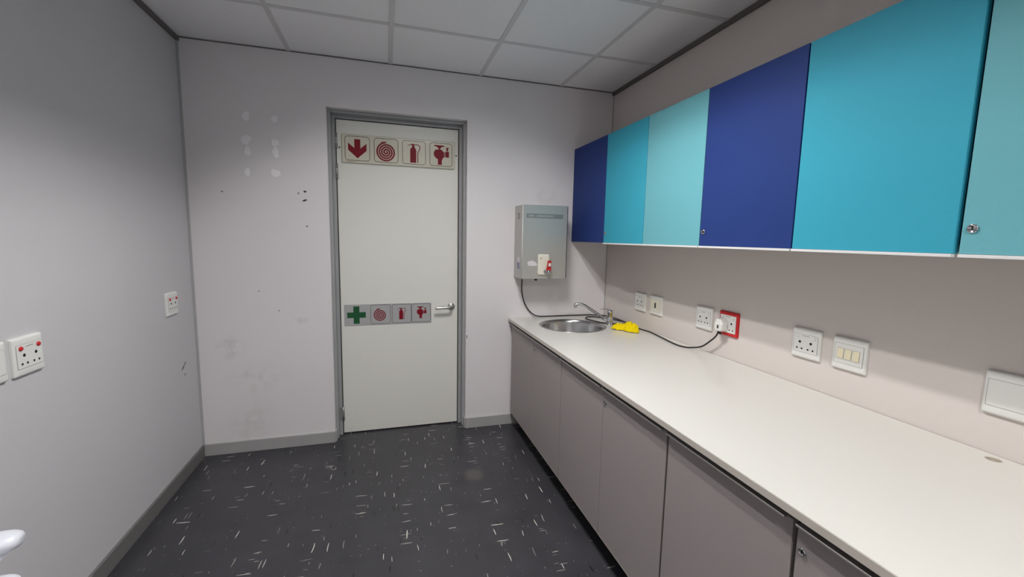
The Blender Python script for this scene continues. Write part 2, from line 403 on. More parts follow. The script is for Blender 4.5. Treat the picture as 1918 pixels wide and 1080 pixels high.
# skirting
sk = MB().box(0.011, DX0, -0.012, 0, 0, 0.078); struct(sk.build('baseboard_back', M_SKIRT, None, 0.002))
sk = MB().box(DX1, 2.11, -0.012, 0, 0, 0.078); struct(sk.build('baseboard_back_right', M_SKIRT, None, 0.002))
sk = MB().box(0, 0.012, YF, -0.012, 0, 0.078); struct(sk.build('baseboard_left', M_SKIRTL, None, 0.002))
struct(MB().box(DX0-0.0, DX0+0.010, 0.0, 0.075, 0, 0.078).build('baseboard_reveal_left', M_SKIRT, None, 0.002))
struct(MB().box(DX1-0.010, DX1, 0.0, 0.075, 0, 0.078).build('baseboard_reveal_right', M_SKIRT, None, 0.002))

# marks on the far wall (filler dabs, drill holes, chipped edge)
def wall_mark(name, x, z, rx, rz, seed, m, rough=0.3, t=0.0006, mw=on_back):
    o = flat(name, [blob(rx, rz, seed, 20, rough)], 0.0, t, m, None)
    o.matrix_world = mw(x, z)
    o.parent = wall_back; return o
for k, (x, z, rx, rz) in enumerate([(0.337,2.132,0.020,0.024),(0.492,2.128,0.016,0.022),(0.331,1.992,0.027,0.028),(0.337,1.925,0.015,0.032),
                                    (0.489,1.986,0.018,0.024),(0.491,1.928,0.019,0.030),(0.330,1.800,0.016,0.022),(0.486,1.803,0.024,0.026)]):
    wall_mark('filler_patch', x, z, rx, rz, k, M_FILL, 0.28)
for k, (x, z, rx, rz, m) in enumerate([(0.188,1.676,0.005,0.005,M_SCUFF),(0.648,1.696,0.006,0.007,M_HOLE),(0.655,1.700,0.004,0.003,M_HOLE),(0.644,1.640,0.009,0.006,M_HOLE),(0.655,1.645,0.005,0.004,M_HOLE),
                                       (0.654,1.478,0.0045,0.005,M_HOLE),(0.611,1.685,0.005,0.006,M_SCUFF),(0.36,1.06,0.004,0.004,M_SCUFF),(0.47,0.93,0.004,0.004,M_SCUFF)]):
    wall_mark('drill_hole', x, z, rx, rz, 40+k, m, 0.6)
wall_mark('paint_chip', 1.703, 0.70, 0.006, 0.024, 77, M_FILL, 0.4, 0.0005)
wall_mark('paint_chip', 1.704, 0.70, 0.004, 0.014, 78, M_PLASTER, 0.5, 0.0008)
wl = bpy.data.objects['wall_left']
for k, (y, z, ry, rz, a) in enumerate([(-0.19,0.648,0.030,0.006,0.5),(-0.172,0.660,0.012,0.004,0.7),(-0.20,0.638,0.013,0.004,0.3),(-0.178,0.597,0.012,0.004,0.5)]):
    o = flat('scuff_mark', [blob(ry, rz, 90+k, 18, 0.4)], 0, 0.0005, M_SCUFF, None)
    o.matrix_world = on_left(y, z) @ Matrix.Rotation(a, 4, 'Z'); o.parent = wl

# ------------------------------------------------------------------ door
LF = 0.115
dr = struct(empty('door_1', Matrix.Translation((DX0, LF, 0))))
dr['label'] = 'pale flush door in a grey steel frame'
def dpart(mb, name, m, bevel=0.0, label=None, parent=None):
    o = mb.build(name, m, None, bevel)
    p = parent or dr
    o.parent = p; o.matrix_parent_inverse = p.matrix_world.inverted()
    if label: o['label'] = label
    return o
bpy.context.view_layer.update()
# pressed steel frame: outer lining, step, inner rebate
def uframe(a, y0, y1, b, zb):
    """U-shaped frame between offset a and b from the opening's edge"""
    mb = MB()
    mb.box(DX0+a, DX0+b, y0, y1, 0, DZ1-a); mb.box(DX1-b, DX1-a, y0, y1, 0, DZ1-a); mb.box(DX0+b, DX1-b, y0, y1, DZ1-b, DZ1-a)
    return mb
fr = dpart(uframe(0.0, 0.048, 0.19, 0.018, 0), 'door_frame', M_FRAME, 0.003)
dpart(uframe(0.018, 0.102, 0.19, 0.040, 0), 'frame_rebate', M_FRAME, 0.002)
leafx0, leafx1, leafz0, leafz1 = 0.834, 1.651, 0.009, 2.188
leaf = dpart(MB().box(leafx0, leafx1, LF-0.003, LF+0.037, leafz0, leafz1), 'door_leaf', M_LEAF, 0.0015)
dpart(MB().box(DX0+0.03, DX1-0.03, LF+0.04, LF+0.06, 0.0, DZ1-0.03), 'leaf_blackout', M_DARK)  # black sheet added so the gaps round the leaf stay dark
for z0 in (2.0, 1.80, 0.105):
    h = dpart(MB().lathe([(0.0085, z0), (0.0085, z0+0.1)], 12, (leafx0-0.001, LF-0.010, 0)), 'hinge', M_HINGE)
    rg = MB()
    for q in (0.026, 0.074): rg.lathe([(0.0090, z0+q-0.001), (0.0090, z0+q+0.001)], 12, (leafx0-0.001, LF-0.010, 0))
    o = rg.build('hinge_joint', M_DARK); o.parent = h
    rg = MB().box(leafx0-0.024, leafx0-0.003, LF-0.015, LF-0.012, z0, z0+0.1)
    o = rg.build('hinge_plate', M_HINGE); o.parent = h
# lever handle on a round rose
hx, hz = 1.604, 0.912; yf = LF-0.003
hd = dpart(MB().lathe([(0.026, -0.001), (0.026, -0.007), (0.023, -0.010), (0.0001, -0.010)], 28, (hx, yf, hz), 'Y'), 'handle_rose', M_SATIN)
lv = MB().tube(smooth_path([(hx, yf-0.008, hz), (hx, yf-0.035, hz), (hx-0.006, yf-0.048, hz), (hx-0.022, yf-0.055, hz), (hx-0.075, yf-0.056, hz-0.002), (hx-0.122, yf-0.054, hz-0.004)], 6), 0.0095, 14)
o = lv.build('handle_lever', M_SATIN); o.parent = hd

# ------------------------------------------------------------------ pictogram signs
def arrow(cx, cy, s):
    return [(cx+a*s, cy+b*s) for a, b in [(-0.15,0.46),(0.15,0.46),(0.15,-0.0),(0.46,0.26),(0.46,-0.10),(0.0,-0.52),(-0.46,-0.10),(-0.46,0.26),(-0.15,0.0)]]
def hose(cx, cy, s, turns=3.9):
    pts = []; n = 150; R = 0.46
    pitch = 0.44/turns
    for i in range(n+1):
        th = 2*math.pi*turns*i/n
        rr = 0.015 + 0.44*i/n
        a = math.pi/2 - (2*math.pi*turns - th)          # ends at the top
        pts.append((cx + s*rr*math.cos(-a+math.pi), cy + s*rr*math.sin(-a+math.pi)))
    return pts, pitch*s*0.74
def picto_hose(parent, cx, cy, s, z, m, turns=4.0, fill=0.70):
    pts = []; n = 170
    for i in range(n+1):
        t = i/n; rr = 0.02 + 0.43*t
        a = math.pi/2 + 2*math.pi*turns*(1-t)            # winds clockwise outwards, ending at the top
        pts.append((cx + s*rr*math.cos(a), cy - s*0.03 + s*rr*math.sin(a)))
    wd_ = 0.43/turns*s*fill
    mb = MB(); L = []; R = []
    for i, p in enumerate(pts):
        a = pts[max(i-1,0)]; b = pts[min(i+1,n)]; dx, dy = b[0]-a[0], b[1]-a[1]; d = math.hypot(dx, dy)
        L.append((p[0]-dy/d*wd_/2, p[1]+dx/d*wd_/2)); R.append((p[0]+dy/d*wd_/2, p[1]-dx/d*wd_/2))
    mb.loft([[(l[0],l[1],z), (q[0],q[1],z), (q[0],q[1],z+0.0004), (l[0],l[1],z+0.0004)] for l, q in zip(L, R)])
    o = mb.build('hose_pictogram', m, parent)
    e = pts[-1]
    flat('nozzle_pictogram', [[(e[0]-0.02*s, e[1]+0.028*s), (e[0]-0.02*s, e[1]-0.028*s), (e[0]-0.22*s, e[1]-0.02*s), (e[0]-0.24*s, e[1]+0.0*s), (e[0]-0.22*s, e[1]+0.02*s)]], z, z+0.0007, m, parent)
def picto_ext(parent, cx, cy, s, z, m):
    q = lambda l: [(cx+a*s, cy+b*s) for a, b in l]
    body = [(-0.16,-0.50),(0.15,-0.50),(0.16,0.12),(0.14,0.20),(0.08,0.27),(0.06,0.34),(0.06,0.42),(-0.05,0.42),(-0.06,0.34),(-0.08,0.27),(-0.15,0.20),(-0.16,0.12)]
    flat('extinguisher_pictogram', [q(body)], z, z+0.0004, m, parent)
    flat('lever_pictogram', [band(q([(-0.30,0.34),(-0.22,0.39),(-0.12,0.42),(-0.03,0.44),(0.05,0.41)]), [0.018*s,0.03*s,0.045*s,0.07*s,0.05*s])], z, z+0.0005, m, parent)
    hs = [tuple(v)[:2] for v in smooth_path([(0.0,0.40,0),(0.12,0.43,0),(0.26,0.42,0),(0.34,0.33,0),(0.33,0.20,0),(0.26,0.06,0),(0.235,-0.08,0),(0.235,-0.28,0),(0.235,-0.50,0)], 5)]
    flat('hose_tail_pictogram', [band(q(hs), 0.042*s)], z, z+0.0006, m, parent)
def picto_hyd(parent, cx, cy, s, z, m):
    q = lambda l: [(cx+a*s, cy+b*s) for a, b in l]
    arc = [(-0.03 + 0.30*math.cos(math.radians(a)), 0.02+0.27*math.sin(math.radians(a))) for a in range(125, 240, 8)]
    body = [(0.10,0.24),(0.10,0.22),(-0.20,0.24)] + arc + [(-0.16,-0.24),(-0.12,-0.24),(-0.12,-0.53),(0.09,-0.53),(0.09,-0.27),(0.13,-0.27),(0.13,-0.20),(0.20,-0.15),(0.20,0.13),(0.10,0.19)]
    flat('hydrant_pictogram', [q(body[2:] + [(0.10,0.24)])], z, z+0.0004, m, parent)
    flat('coupling_pictogram', [q([(0.215,0.10),(0.258,0.10),(0.258,-0.12),(0.215,-0.12)]), q([(0.27,0.16),(0.46,0.16),(0.46,-0.14),(0.27,-0.14)]), q([(0.32,0.30),(0.33,0.18),(0.41,0.18),(0.42,0.30),(0.45,0.31),(0.44,0.36),(0.31,0.36),(0.30,0.31)])], z, z+0.0005, m, parent)
    rim = [(-0.30,0.45),(-0.24,0.465),(-0.18,0.45),(-0.12,0.465),(-0.06,0.45),(0.0,0.465),(0.06,0.45),(0.12,0.465),(0.18,0.45),(0.22,0.43),(0.22,0.395),(0.12,0.385),(0.04,0.33),(-0.005,0.26),(-0.005,0.22),(-0.075,0.22),(-0.075,0.26),(-0.12,0.33),(-0.20,0.385),(-0.30,0.40)]
    flat('handwheel_pictogram', [q(rim)], z, z+0.0005, m, parent)
def outline(parent, cx, cy, w, rad, t, z, m):
    a = [p[:2] for p in rrect(w, w, rad, 0, 6, cx, cy)]; b = [p[:2] for p in rrect(w-2*t, w-2*t, rad-t, 0, 6, cx, cy)]
    flat('pictogram_outline', [a, b[::-1]], z, z+0.0003, m, parent)

# upper plastic sign
SW, SH = 0.758, 0.187
sg = tag(empty('pictogram_sign', on_back(1.246, 2.004, LF-0.003)), 'raised cream plastic sign with four red fire pictograms across top of door', 'sign')
pillow('sign_board', SW, SH, 0.006, [(0, 0), (0, 0.010), (0.002, 0.013), (0.005, 0.0145)], M_SIGNW, sg)
zt_ = 0.0146
for k in range(4):
    cx = -SW/2 + SW*(k+0.5)/4*0.985 + 0.006
    outline(sg, cx, 0.002, 0.160, 0.020, 0.0035, zt_, M_SBRN)
    if k == 0: flat('arrow_pictogram', [arrow(cx, 0.004, 0.128)], zt_, zt_+0.0004, M_SRED, sg)
    if k == 1: picto_hose(sg, cx, -0.004, 0.142, zt_, M_SRED)
    if k == 2: picto_ext(sg, cx-0.006, 0.0, 0.132, zt_, M_SRED)
    if k == 3: picto_hyd(sg, cx-0.006, 0.004, 0.136, zt_, M_SRED)
rnd = random.Random(4); xx = -SW/2+0.026
while xx < -SW/2+0.082:                                 # tiny illegible red imprint under the arrow
    w = rnd.uniform(0.002, 0.005)
    flat('imprint', [[(xx, -0.0865), (xx+w, -0.0865), (xx+w, -0.0832), (xx, -0.0832)]], zt_, zt_+0.0003, M_SRED, sg); xx += w + rnd.uniform(0.001, 0.003)
# screws either side of the sign in the leaf
for x in (-0.393, 0.390):
    MB().lathe([(0.004, 0.0), (0.004, 0.010), (0.0001, 0.012)], 10, (x, 0.004, 0.0)).build('fixing_screw', M_HOLE, sg)

# lower sticker sign
PW, PH = 0.602, 0.150
sg2 = tag(empty('pictogram_sign', on_back(1.156, 0.868, LF-0.003)), 'flat silver sign with green cross and red pictograms beside door handle', 'sign')
sg2.matrix_world = sg2.matrix_world @ Matrix.Rotation(math.radians(0.25), 4, 'Z')
pillow('sign_board', PW, PH, 0.002, [(0, 0), (0, 0.0022), (0.0004, 0.0025)], M_SIGNG, sg2)
zz = 0.0026
cxs = [-0.220, -0.058, 0.089, 0.227]
c = 0.020; L_ = 0.062
flat('green_cross', [[(cxs[0]+a, b) for a, b in [(-c,L_),(c,L_),(c,c),(L_,c),(L_,-c),(c,-c),(c,-L_),(-c,-L_),(-c,-c),(-L_,-c),(-L_,c),(-c,c)]]], zz, zz+0.0004, M_GREEN, sg2)
for k in (1, 2, 3):
    outline(sg2, cxs[k], 0.001, 0.137, 0.014, 0.0028, zz, M_SBLK)
picto_hose(sg2, cxs[1]-0.002, -0.002, 0.098, zz, M_SRED, 3.6, 0.60)
picto_ext(sg2, cxs[2]-0.004, 0.002, 0.088, zz, M_SRED)
picto_hyd(sg2, cxs[3]-0.002, 0.008, 0.088, zz, M_SRED)

# ------------------------------------------------------------------ upper cabinets
def lock(parent, mw, rad=0.0115):
    o = MB().lathe([(rad, 0), (rad, 0.0025), (rad*0.86, 0.0042), (rad*0.72, 0.0044), (rad*0.66, 0.0032), (0.0001, 0.0034)], 22).build('lock', M_CHROME, parent, label='round chrome cylinder lock')
    o.matrix_local = mw
    k = MB().box(-0.0012, 0.0012, -rad*0.42, rad*0.42, 0.0034, 0.0039).build('keyhole', M_DARK, None); k.parent = parent; k.matrix_local = mw
    return o
UT = 2.097
ub = [(-0.003, -0.505), (-0.509, -0.955), (-0.959, -1.406), (-1.409, -1.872), (-1.877, -2.327), (-2.338, -2.806)]
ucol = [M_NAVY, M_TEAL, M_MINT, M_NAVY, M_TEAL, M_MINT]
uname = ['navy', 'turquoise', 'mint', 'navy', 'turquoise', 'mint']
ulab = ['wall cabinet with navy and turquoise doors beside water boiler', 'wall cabinet with mint and navy doors, in middle of wall row', 'wall cabinet with turquoise and mint doors above triple rocker switch']
for k in range(3):
    a, b = ub[2*k], ub[2*k+1]
    cb = tag(empty('wall_cabinet', frame((W, (a[0]+b[1])/2, ZC), (0,-1,0), (0,0,1), (-1,0,0))), ulab[k], 'cabinet', 'wall cabinets')
    yc = (a[0]+b[1])/2; hw = (a[0]-b[1])/2; D = W-XC                 # local: x along -y, y up, z out of wall
    mb = MB(); h = UT-ZC; t = 0.016
    mb.box(-hw, hw, 0.004, h-0.002, 0.0, 0.012)
    mb.box(-hw, -hw+t, 0.004, h-0.002, 0.012, D-0.021); mb.box(hw-t, hw, 0.004, h-0.002, 0.012, D-0.021)
    mb.box(-hw+t, hw-t, 0.004, 0.004+t, 0.012, D-0.021); mb.box(-hw+t, hw-t, h-0.002-t, h-0.002, 0.012, D-0.021)
    mb.build('carcass', M_CARCU, cb)
    MB().box(-hw+t, hw-t, h/2-0.008, h/2+0.008, 0.012, D-0.05).build('shelf', M_CARCU, cb)
    for j, (y0, y1) in enumerate((a, b)):
        x0, x1 = yc-y0, yc-y1
        d = MB().box(x0, x1, 0.0, h, D-0.018, D).build('door', ucol[2*k+j], cb, 0.0008, 1, label=uname[2*k+j]+' door')
        if k*2+j > 0:
            MB().box(x0+0.001, x1-0.001, -0.009, -0.0008, D-0.016, D+0.006).build('grip_strip', M_STRIP, d, 0.0008, 1)
        if j == 1: lock(d, Matrix.Translation((x0+0.021, 0.0625, D)))

# ------------------------------------------------------------------ base cabinets
XD = 2.038; ZB, ZDT = 0.112, 0.790
bb = [(-0.038, -0.521), (-0.524, -0.978), (-0.986, -1.446), (-1.449, -1.884), (-1.896, -2.352), (-2.365, -2.815)]
blab = ['grey base cabinet under the round sink', 'grey base cabinet standing between sink cabinet and end cabinet', 'grey base cabinet with wide brown door gap, below the cable hole']
for k in range(3):
    a, b = bb[2*k], bb[2*k+1]
    yc = (a[0]+b[1])/2; hw = (a[0]-b[1])/2
    cb = tag(empty('base_cabinet', frame((W, yc, 0), (0,-1,0), (0,0,1), (-1,0,0))), blab[k], 'cabinet', 'base cabinets')
    D = W-XD; t = 0.016; dpt = D-0.020
    mb = MB(); z1 = ZT-0.022
    mb.box(-hw, hw, ZB-0.003, ZB+t, 0.0, dpt); mb.box(-hw, -hw+t, ZB+t, z1, 0.0, dpt); mb.box(hw-t, hw, ZB+t, z1, 0.0, dpt)
    mb.box(-hw+t, hw-t, ZB+t, z1, 0.0, 0.006)
    mb.build('carcass', M_CARC, cb)
    MB().box(-hw, hw, 0.0, ZB-0.003, W-2.125, W-2.108).build('plinth', M_PLINTH, cb)
    for j, (y0, y1) in enumerate((a, b)):
        x0, x1 = yc-y0, yc-y1
        d = MB().box(x0, x1, ZB, ZDT, D-0.018, D).build('door', M_DOORG, cb, 0.0008, 1)
        MB().box(x0+0.004, x1-0.012, ZDT-0.001, ZDT+0.004, D-0.017, D+0.015).build('grip_rail', M_ALU, d, 0.0006, 1, label='aluminium grip rail')
        MB().box(x0, x1, ZB-0.003, ZB-0.0002, D-0.017, D+0.0006).build('bottom_edge', M_EDGE, d)
        if j == 1: lock(d, Matrix.Translation((x0+0.016, 0.7305, D)), 0.0095)
MB_fill = MB().box(2.07, W-0.02, -0.034, -0.002, 0, ZT-0.022).build('filler_panel', M_DOORG, None, 0.001)
tag(MB_fill, 'narrow grey filler panel between base cabinet and far wall', 'panel')

# ------------------------------------------------------------------ worktop with two cut-outs
SX, SY, SR = 2.380, -0.362, 0.232
wt = tag(empty('worktop', Matrix.Translation((XK, 0, ZT-0.021))), 'long white laminate worktop over the grey base cabinets', 'worktop')
WY = -2.835
HXc, HYc = 2.781, -2.340
loops = [[(0, -0.002), (0, WY), (W-XK-0.005, WY), (W-XK-0.005, -0.002)], circle(SX-XK, SY, SR-0.012, 64, True), circle(HXc-XK, HYc, 0.0175, 24, True)]
top = flat('top_surface', loops, 0.0, 0.021, M_TOP, wt)
MB().box(-0.0012, 0.0, WY, -0.002, 0.0, 0.0195).build('edge_band', M_TOPEDGE, wt)
gr = tag(MB().lathe([(0.0172, -0.020), (0.0172, -0.001), (0.0150, 0.0006), (0.0140, -0.002), (0.0140, -0.016), (0.0001, -0.016)], 24, (HXc, HYc, ZT)).build('cable_grommet', mat('grommet_taupe', srgb(176,166,152), rough=0.5)), 'small taupe cable hole grommet in worktop near blank plate', 'grommet')

# ------------------------------------------------------------------ round sink
sk_ = tag(empty('sink', Matrix.Translation((SX, SY, ZT))), 'round stainless steel sink set into white worktop', 'sink')
MB().lathe([(SR-0.014, -0.002), (SR, 0.0003), (SR, 0.0022), (SR-0.006, 0.0038), (SR-0.016, 0.0030), (SR-0.022, -0.004), (SR-0.026, -0.020), (SR-0.032, -0.095), (SR-0.050, -0.135), (SR-0.085, -0.150), (0.045, -0.156), (0.040, -0.158)], 64, cap0=False, cap1=False).build('bowl', M_STEELS, sk_)
MB().lathe([(0.042, -0.157), (0.038, -0.160), (0.020, -0.162), (0.0001, -0.162)], 28, cap0=False).build('drain', M_CHROME, sk_)

# ------------------------------------------------------------------ mixer tap
TX, TY = 2.652, -0.392
tp = tag(empty('mixer_tap', Matrix.Translation((TX, TY, ZT))), 'chrome single lever mixer tap with long swivel spout', 'tap')
MB().lathe([(0.025, 0), (0.025, 0.004), (0.021, 0.007), (0.021, 0.085), (0.0225, 0.088), (0.0225, 0.100), (0.019, 0.106), (0.0001, 0.107)], 24).build('body', M_CHROME, tp)
MB().lathe([(0.0235, 0.016), (0.0245, 0.019), (0.0245, 0.034), (0.0235, 0.037)], 24).build('swivel_collar', M_CHROME, tp)
d = Vector((2.42-TX, -0.305-TY, 0)); d.normalize()
Lk_ = math.hypot(2.42-TX, -0.305-TY)
pt = [(0.012, 0.028), (0.05, 0.052), (0.10, 0.085), (0.15, 0.116), (0.185, 0.136), (0.212, 0.143), (0.235, 0.141), (0.248, 0.134)]
sp = MB().tube(smooth_path([(d.x*a*Lk_/0.248, d.y*a*Lk_/0.248, b) for a, b in pt], 5), [0.0105]*6 + [0.0098]*30, 14).build('spout', M_CHROME, tp)
e = Vector((d.x*Lk_*0.985, d.y*Lk_*0.985, 0))
MB().lathe([(0.0115, 0.118), (0.0125, 0.122), (0.0125, 0.140), (0.008, 0.146), (0.0001, 0.147)], 18, (e.x, e.y, 0)).build('aerator', M_CHROME, tp)
MB().tube([(0.0, 0.0, 0.103), (-0.016, 0.004, 0.110), (-0.040, 0.010, 0.114), (-0.066, 0.016, 0.113)], [(0.016,0.006),(0.011,0.005),(0.008,0.0035),(0.006,0.003)], 12).build('lever', M_CHROME, tp)
MB().lathe([(0.004, 0.0), (0.004, 0.001)], 10, (0, -0.0213, 0.07), 'Y').build('temperature_dot', M_RED, tp)

# ------------------------------------------------------------------ water boiler on the far wall
bx0, bx1, bz0, bz1, bd = 2.055, 2.392, 1.143, 1.660, 0.19
bo = tag(empty('water_boiler', on_back((bx0+bx1)/2, bz0)), 'stainless steel wall boiler with red tap lever above the worktop', 'boiler')
bw, bh = bx1-bx0, bz1-bz0
MB().box(-bw/2, bw/2, 0.0, bh, 0.0, bd-0.012).build('casing', M_STEEL, bo, 0.002)
MB().box(-bw/2-0.001, bw/2+0.001, -0.001, bh+0.001, bd-0.011, bd).build('front_cover', M_STEEL, bo, 0.003, 3)
MB().box(bw/2-0.0045, bw/2+0.0016, 0.004, bh-0.004, bd-0.016, bd-0.0115).build('cover_seam', M_DARK, bo)
MB().box(bw/2-0.0025, bw/2+0.0018, 0.003, bh-0.003, bd-0.010, bd+0.0008).build('edge_shadow_strip', M_BLACK, bo, label='black strip standing in for dark gap on right edge')  # black strip paints in the shaded gap along the right edge
MB().tube([(-bw/2+0.001, 0.001, bd-0.001), (-bw/2+0.001, bh-0.001, bd-0.001)], 0.0032, 10).build('highlight_strip', M_PALE, bo, label='pale strip standing in for left edge highlight')  # pale strip paints in a highlight along the left front edge
zf = bd
# recessed name panel with a worn embossed line
pillow('name_panel', bw*0.82, 0.030, 0.002, [(0, zf-0.001), (0, zf+0.0006), (0.0012, zf+0.0016), (0.0024, zf+0.0008)], M_STEELD, bo, -0.004, bh-0.074)
rnd = random.Random(12); xx = -0.125
while xx < 0.055:
    w = rnd.uniform(0.006, 0.012)
    if not (-0.085 < xx < -0.07): MB().box(xx, xx+w, bh-0.080, bh-0.068, zf+0.0004, zf+0.0014).build('embossed_mark', M_STEEL, bo)
    xx += w + 0.004
for k in range(4): MB().box(-bw/2-0.0006, -bw/2+0.002, bh-0.060-k*0.0115, bh-0.056-k*0.0115, 0.075, 0.125).build('vent_slot', M_DARK, bo)
MB().box(-bw/2-0.0005, -bw/2, 0.118, 0.150, 0.085, 0.145).build('paper_sticker', M_STICK, bo)
MB().box(-bw/2-0.0005, -bw/2, 0.066, 0.112, 0.085, 0.135).build('rating_sticker', M_STICKB, bo)
cl = [(-0.036,-0.004),(-0.030,-0.016),(-0.026,-0.020),(0.030,-0.020),(0.036,-0.012),(0.034,-0.006),(0.026,0.000),(0.026,0.006),(0.020,0.010),(0.010,0.010),(0.006,0.017),(-0.004,0.020),(-0.014,0.017),(-0.018,0.011),(-0.028,0.014),(-0.036,0.008)]
flat('cloud_sticker', [[(-0.090+a, 0.112+b) for a, b in cl]], zf, zf+0.0008, M_STICK, bo, label='white cloud-shaped sticker')
px, pz = -0.008, 0.102
pillow('tap_plate', 0.084, 0.146, 0.010, [(0, zf-0.001), (0, zf+0.008), (0.003, zf+0.012), (0.008, zf+0.013)], M_CREAM, bo, px, pz)
MB().lathe([(0.004, 0), (0.004, 0.0008)], 12, (px-0.022, pz+0.045, zf+0.0128)).build('indicator_hole', M_DARK, bo)
tx, tz_ = px+0.024, pz-0.048
MB().lathe([(0.016, zf+0.010), (0.016, zf+0.020), (0.009, zf+0.024), (0.009, zf+0.048)], 16, (tx-0.010, tz_, 0)).build('tap_stem', M_CHROME, bo)
MB().lathe([(0.0001, -0.052), (0.0045, -0.050), (0.005, -0.022), (0.0085, -0.020), (0.0095, 0.012), (0.0001, 0.014)], 16, (tx, tz_, zf+0.048), 'Y').build('tap_nozzle', M_CHROME, bo)
lvr = MB()
lvr.loft([[(tx+sx*w, tz_+hh, zf+zz_+sz*0.008) for sx, sz in ((-1,-1),(1,-1),(1,1),(-1,1))] for hh, w, zz_ in ((0.008, 0.0165, 0.048), (0.030, 0.0165, 0.050), (0.034, 0.014, 0.051), (0.072, 0.0125, 0.060), (0.080, 0.0125, 0.062))])
lo_ = lvr.build('tap_lever', M_RED, bo, 0.002)
MB().box(tx-0.008, tx+0.008, tz_+0.040, tz_+0.062, zf+0.0615, zf+0.0675).build('lever_button', M_WHITE, lo_)
MB().lathe([(0.011, 0.0), (0.011, -0.012), (0.008, -0.016), (0.0001, -0.016)], 16, (-0.045, 0, 0.145), 'Y').build('drain_knob', M_BLACK, bo)

# ------------------------------------------------------------------ power cord with plug
co = tag(empty('power_cord', Matrix.Translation((2.25, -0.02, ZT))), 'black power cord with white plug looping behind the tap', 'cord')
zc = ZT + 0.0045
path = [(2.113,-0.035,1.150),(2.114,-0.022,1.110),(2.117,-0.014,1.034),(2.136,-0.014,0.953),(2.172,-0.014,0.891),(2.215,-0.016,0.853),(2.262,-0.014,zc+0.002),(2.340,-0.012,zc),(2.470,-0.009,zc),(2.585,-0.009,zc),(2.690,-0.014,zc),(2.770,-0.050,zc),(2.806,-0.120,zc),
        (2.813,-0.220,zc),(2.812,-0.300,zc),(2.800,-0.370,zc),(2.760,-0.400,zc),(2.700,-0.388,zc),(2.640,-0.358,zc+0.002),(2.606,-0.325,zc+0.004),(2.590,-0.262,zc+0.004),(2.582,-0.170,zc),(2.612,-0.108,zc),(2.672,-0.092,zc),(2.722,-0.138,zc),(2.758,-0.205,zc),(2.782,-0.300,zc+0.004),(2.786,-0.385,zc+0.008),(2.782,-0.493,zc+0.002),
        (2.784,-0.600,zc),(2.792,-0.653,zc),(2.790,-0.702,zc),(2.768,-0.835,zc),(2.744,-0.980,zc),(2.748,-1.048,zc),(2.772,-1.095,zc+0.004),(2.784,-1.160,0.862),(2.784,-1.222,0.908),(2.782,-1.262,0.945),(2.780,-1.276,0.975)]
B0 = Vector((2.25, -0.02, ZT))
MB().tube(smooth_path([Vector(p)-B0 for p in path], 6), 0.0042, 8).build('cable', M_BLACK, co)
# plug body: pentagon with chamfered nose, sits on left half of red socket
P0 = Vector((W, -1.279, 1.000)) - B0
pl = MB()
def pent(s, dx, dz=0): return [(P0.x-dx, P0.y-a*s, P0.z+b*s+dz) for a, b in [(-0.027,0.014),(-0.013,0.040),(0.013,0.040),(0.027,0.014),(0.025,-0.020),(0.014,-0.028),(-0.014,-0.028),(-0.025,-0.020)]]
pl.loft([pent(1.0, 0.0150), pent(1.0, 0.040), pent(0.95, 0.050), pent(0.84, 0.055)])
pg = pl.build('plug', M_WHITE, co, 0.002)
MB().box(P0.x-0.0556, P0.x-0.0545, P0.y-0.008, P0.y+0.004, P0.z-0.012, P0.z+0.006).build('plug_imprint', M_SBLK, pg)
MB().lathe([(0.0055, -0.020), (0.0075, 0.0)], 10, (P0.x-0.036, P0.y, P0.z-0.024)).build('cord_grip', M_BLACK, pg)

# ------------------------------------------------------------------ yellow cloth
rg = MB(); n = 64; vs = []; fs = []
for i in range(n):
    for j in range(n):
        a, b = i/(n-1)*2-1, j/(n-1)*2-1
        rr = max(abs(a), abs(b)); ang = math.atan2(b, a)
        k = 1 + 0.22*math.sin(3*ang+0.8) + 0.12*math.sin(7*ang+2.0)
        x = a*0.074*k*(1-0.18*rr) ; y = b*0.092*k*(1-0.18*rr)
        p = Vector((x*22, y*22, 1.7))
        fold = noise.noise(p)*0.5 + noise.noise(p*2.3)*0.30
        ridge = abs(noise.noise(p*1.4 + Vector((3, 1, 4))))
        crease = (1-abs(noise.noise(p*2.6 + Vector((5, 8, 2)))))**6
        env = max(0.0, 1-rr**2.2)
        z = 0.003 + env*(0.040 + 0.034*fold) + 0.030*ridge*(0.30+0.70*env) - 0.016*crease*(0.25+0.75*env)
        x += 0.012*noise.noise(p*1.6+Vector((9,2,1))); y += 0.012*noise.noise(p*1.6+Vector((1,7,3)))
        vs.append((x, y, max(z, 0.0015)))
for i in range(n-1):
    for j in range(n-1):
        a = i*n+j; fs.append((a, a+n, a+n+1, a+1))
rg.add(vs, fs, True)
rag = rg.build('cleaning_cloth', M_YELLOW)
rag.location = (2.690, -0.570, ZT+0.0005); rag.rotation_euler = (0, 0, 0.35)
so = rag.modifiers.new('thick', 'SOLIDIFY'); so.thickness = 0.0022; so.offset = 1
tag(rag, 'crumpled yellow cleaning cloth lying beside the tap', 'cloth')

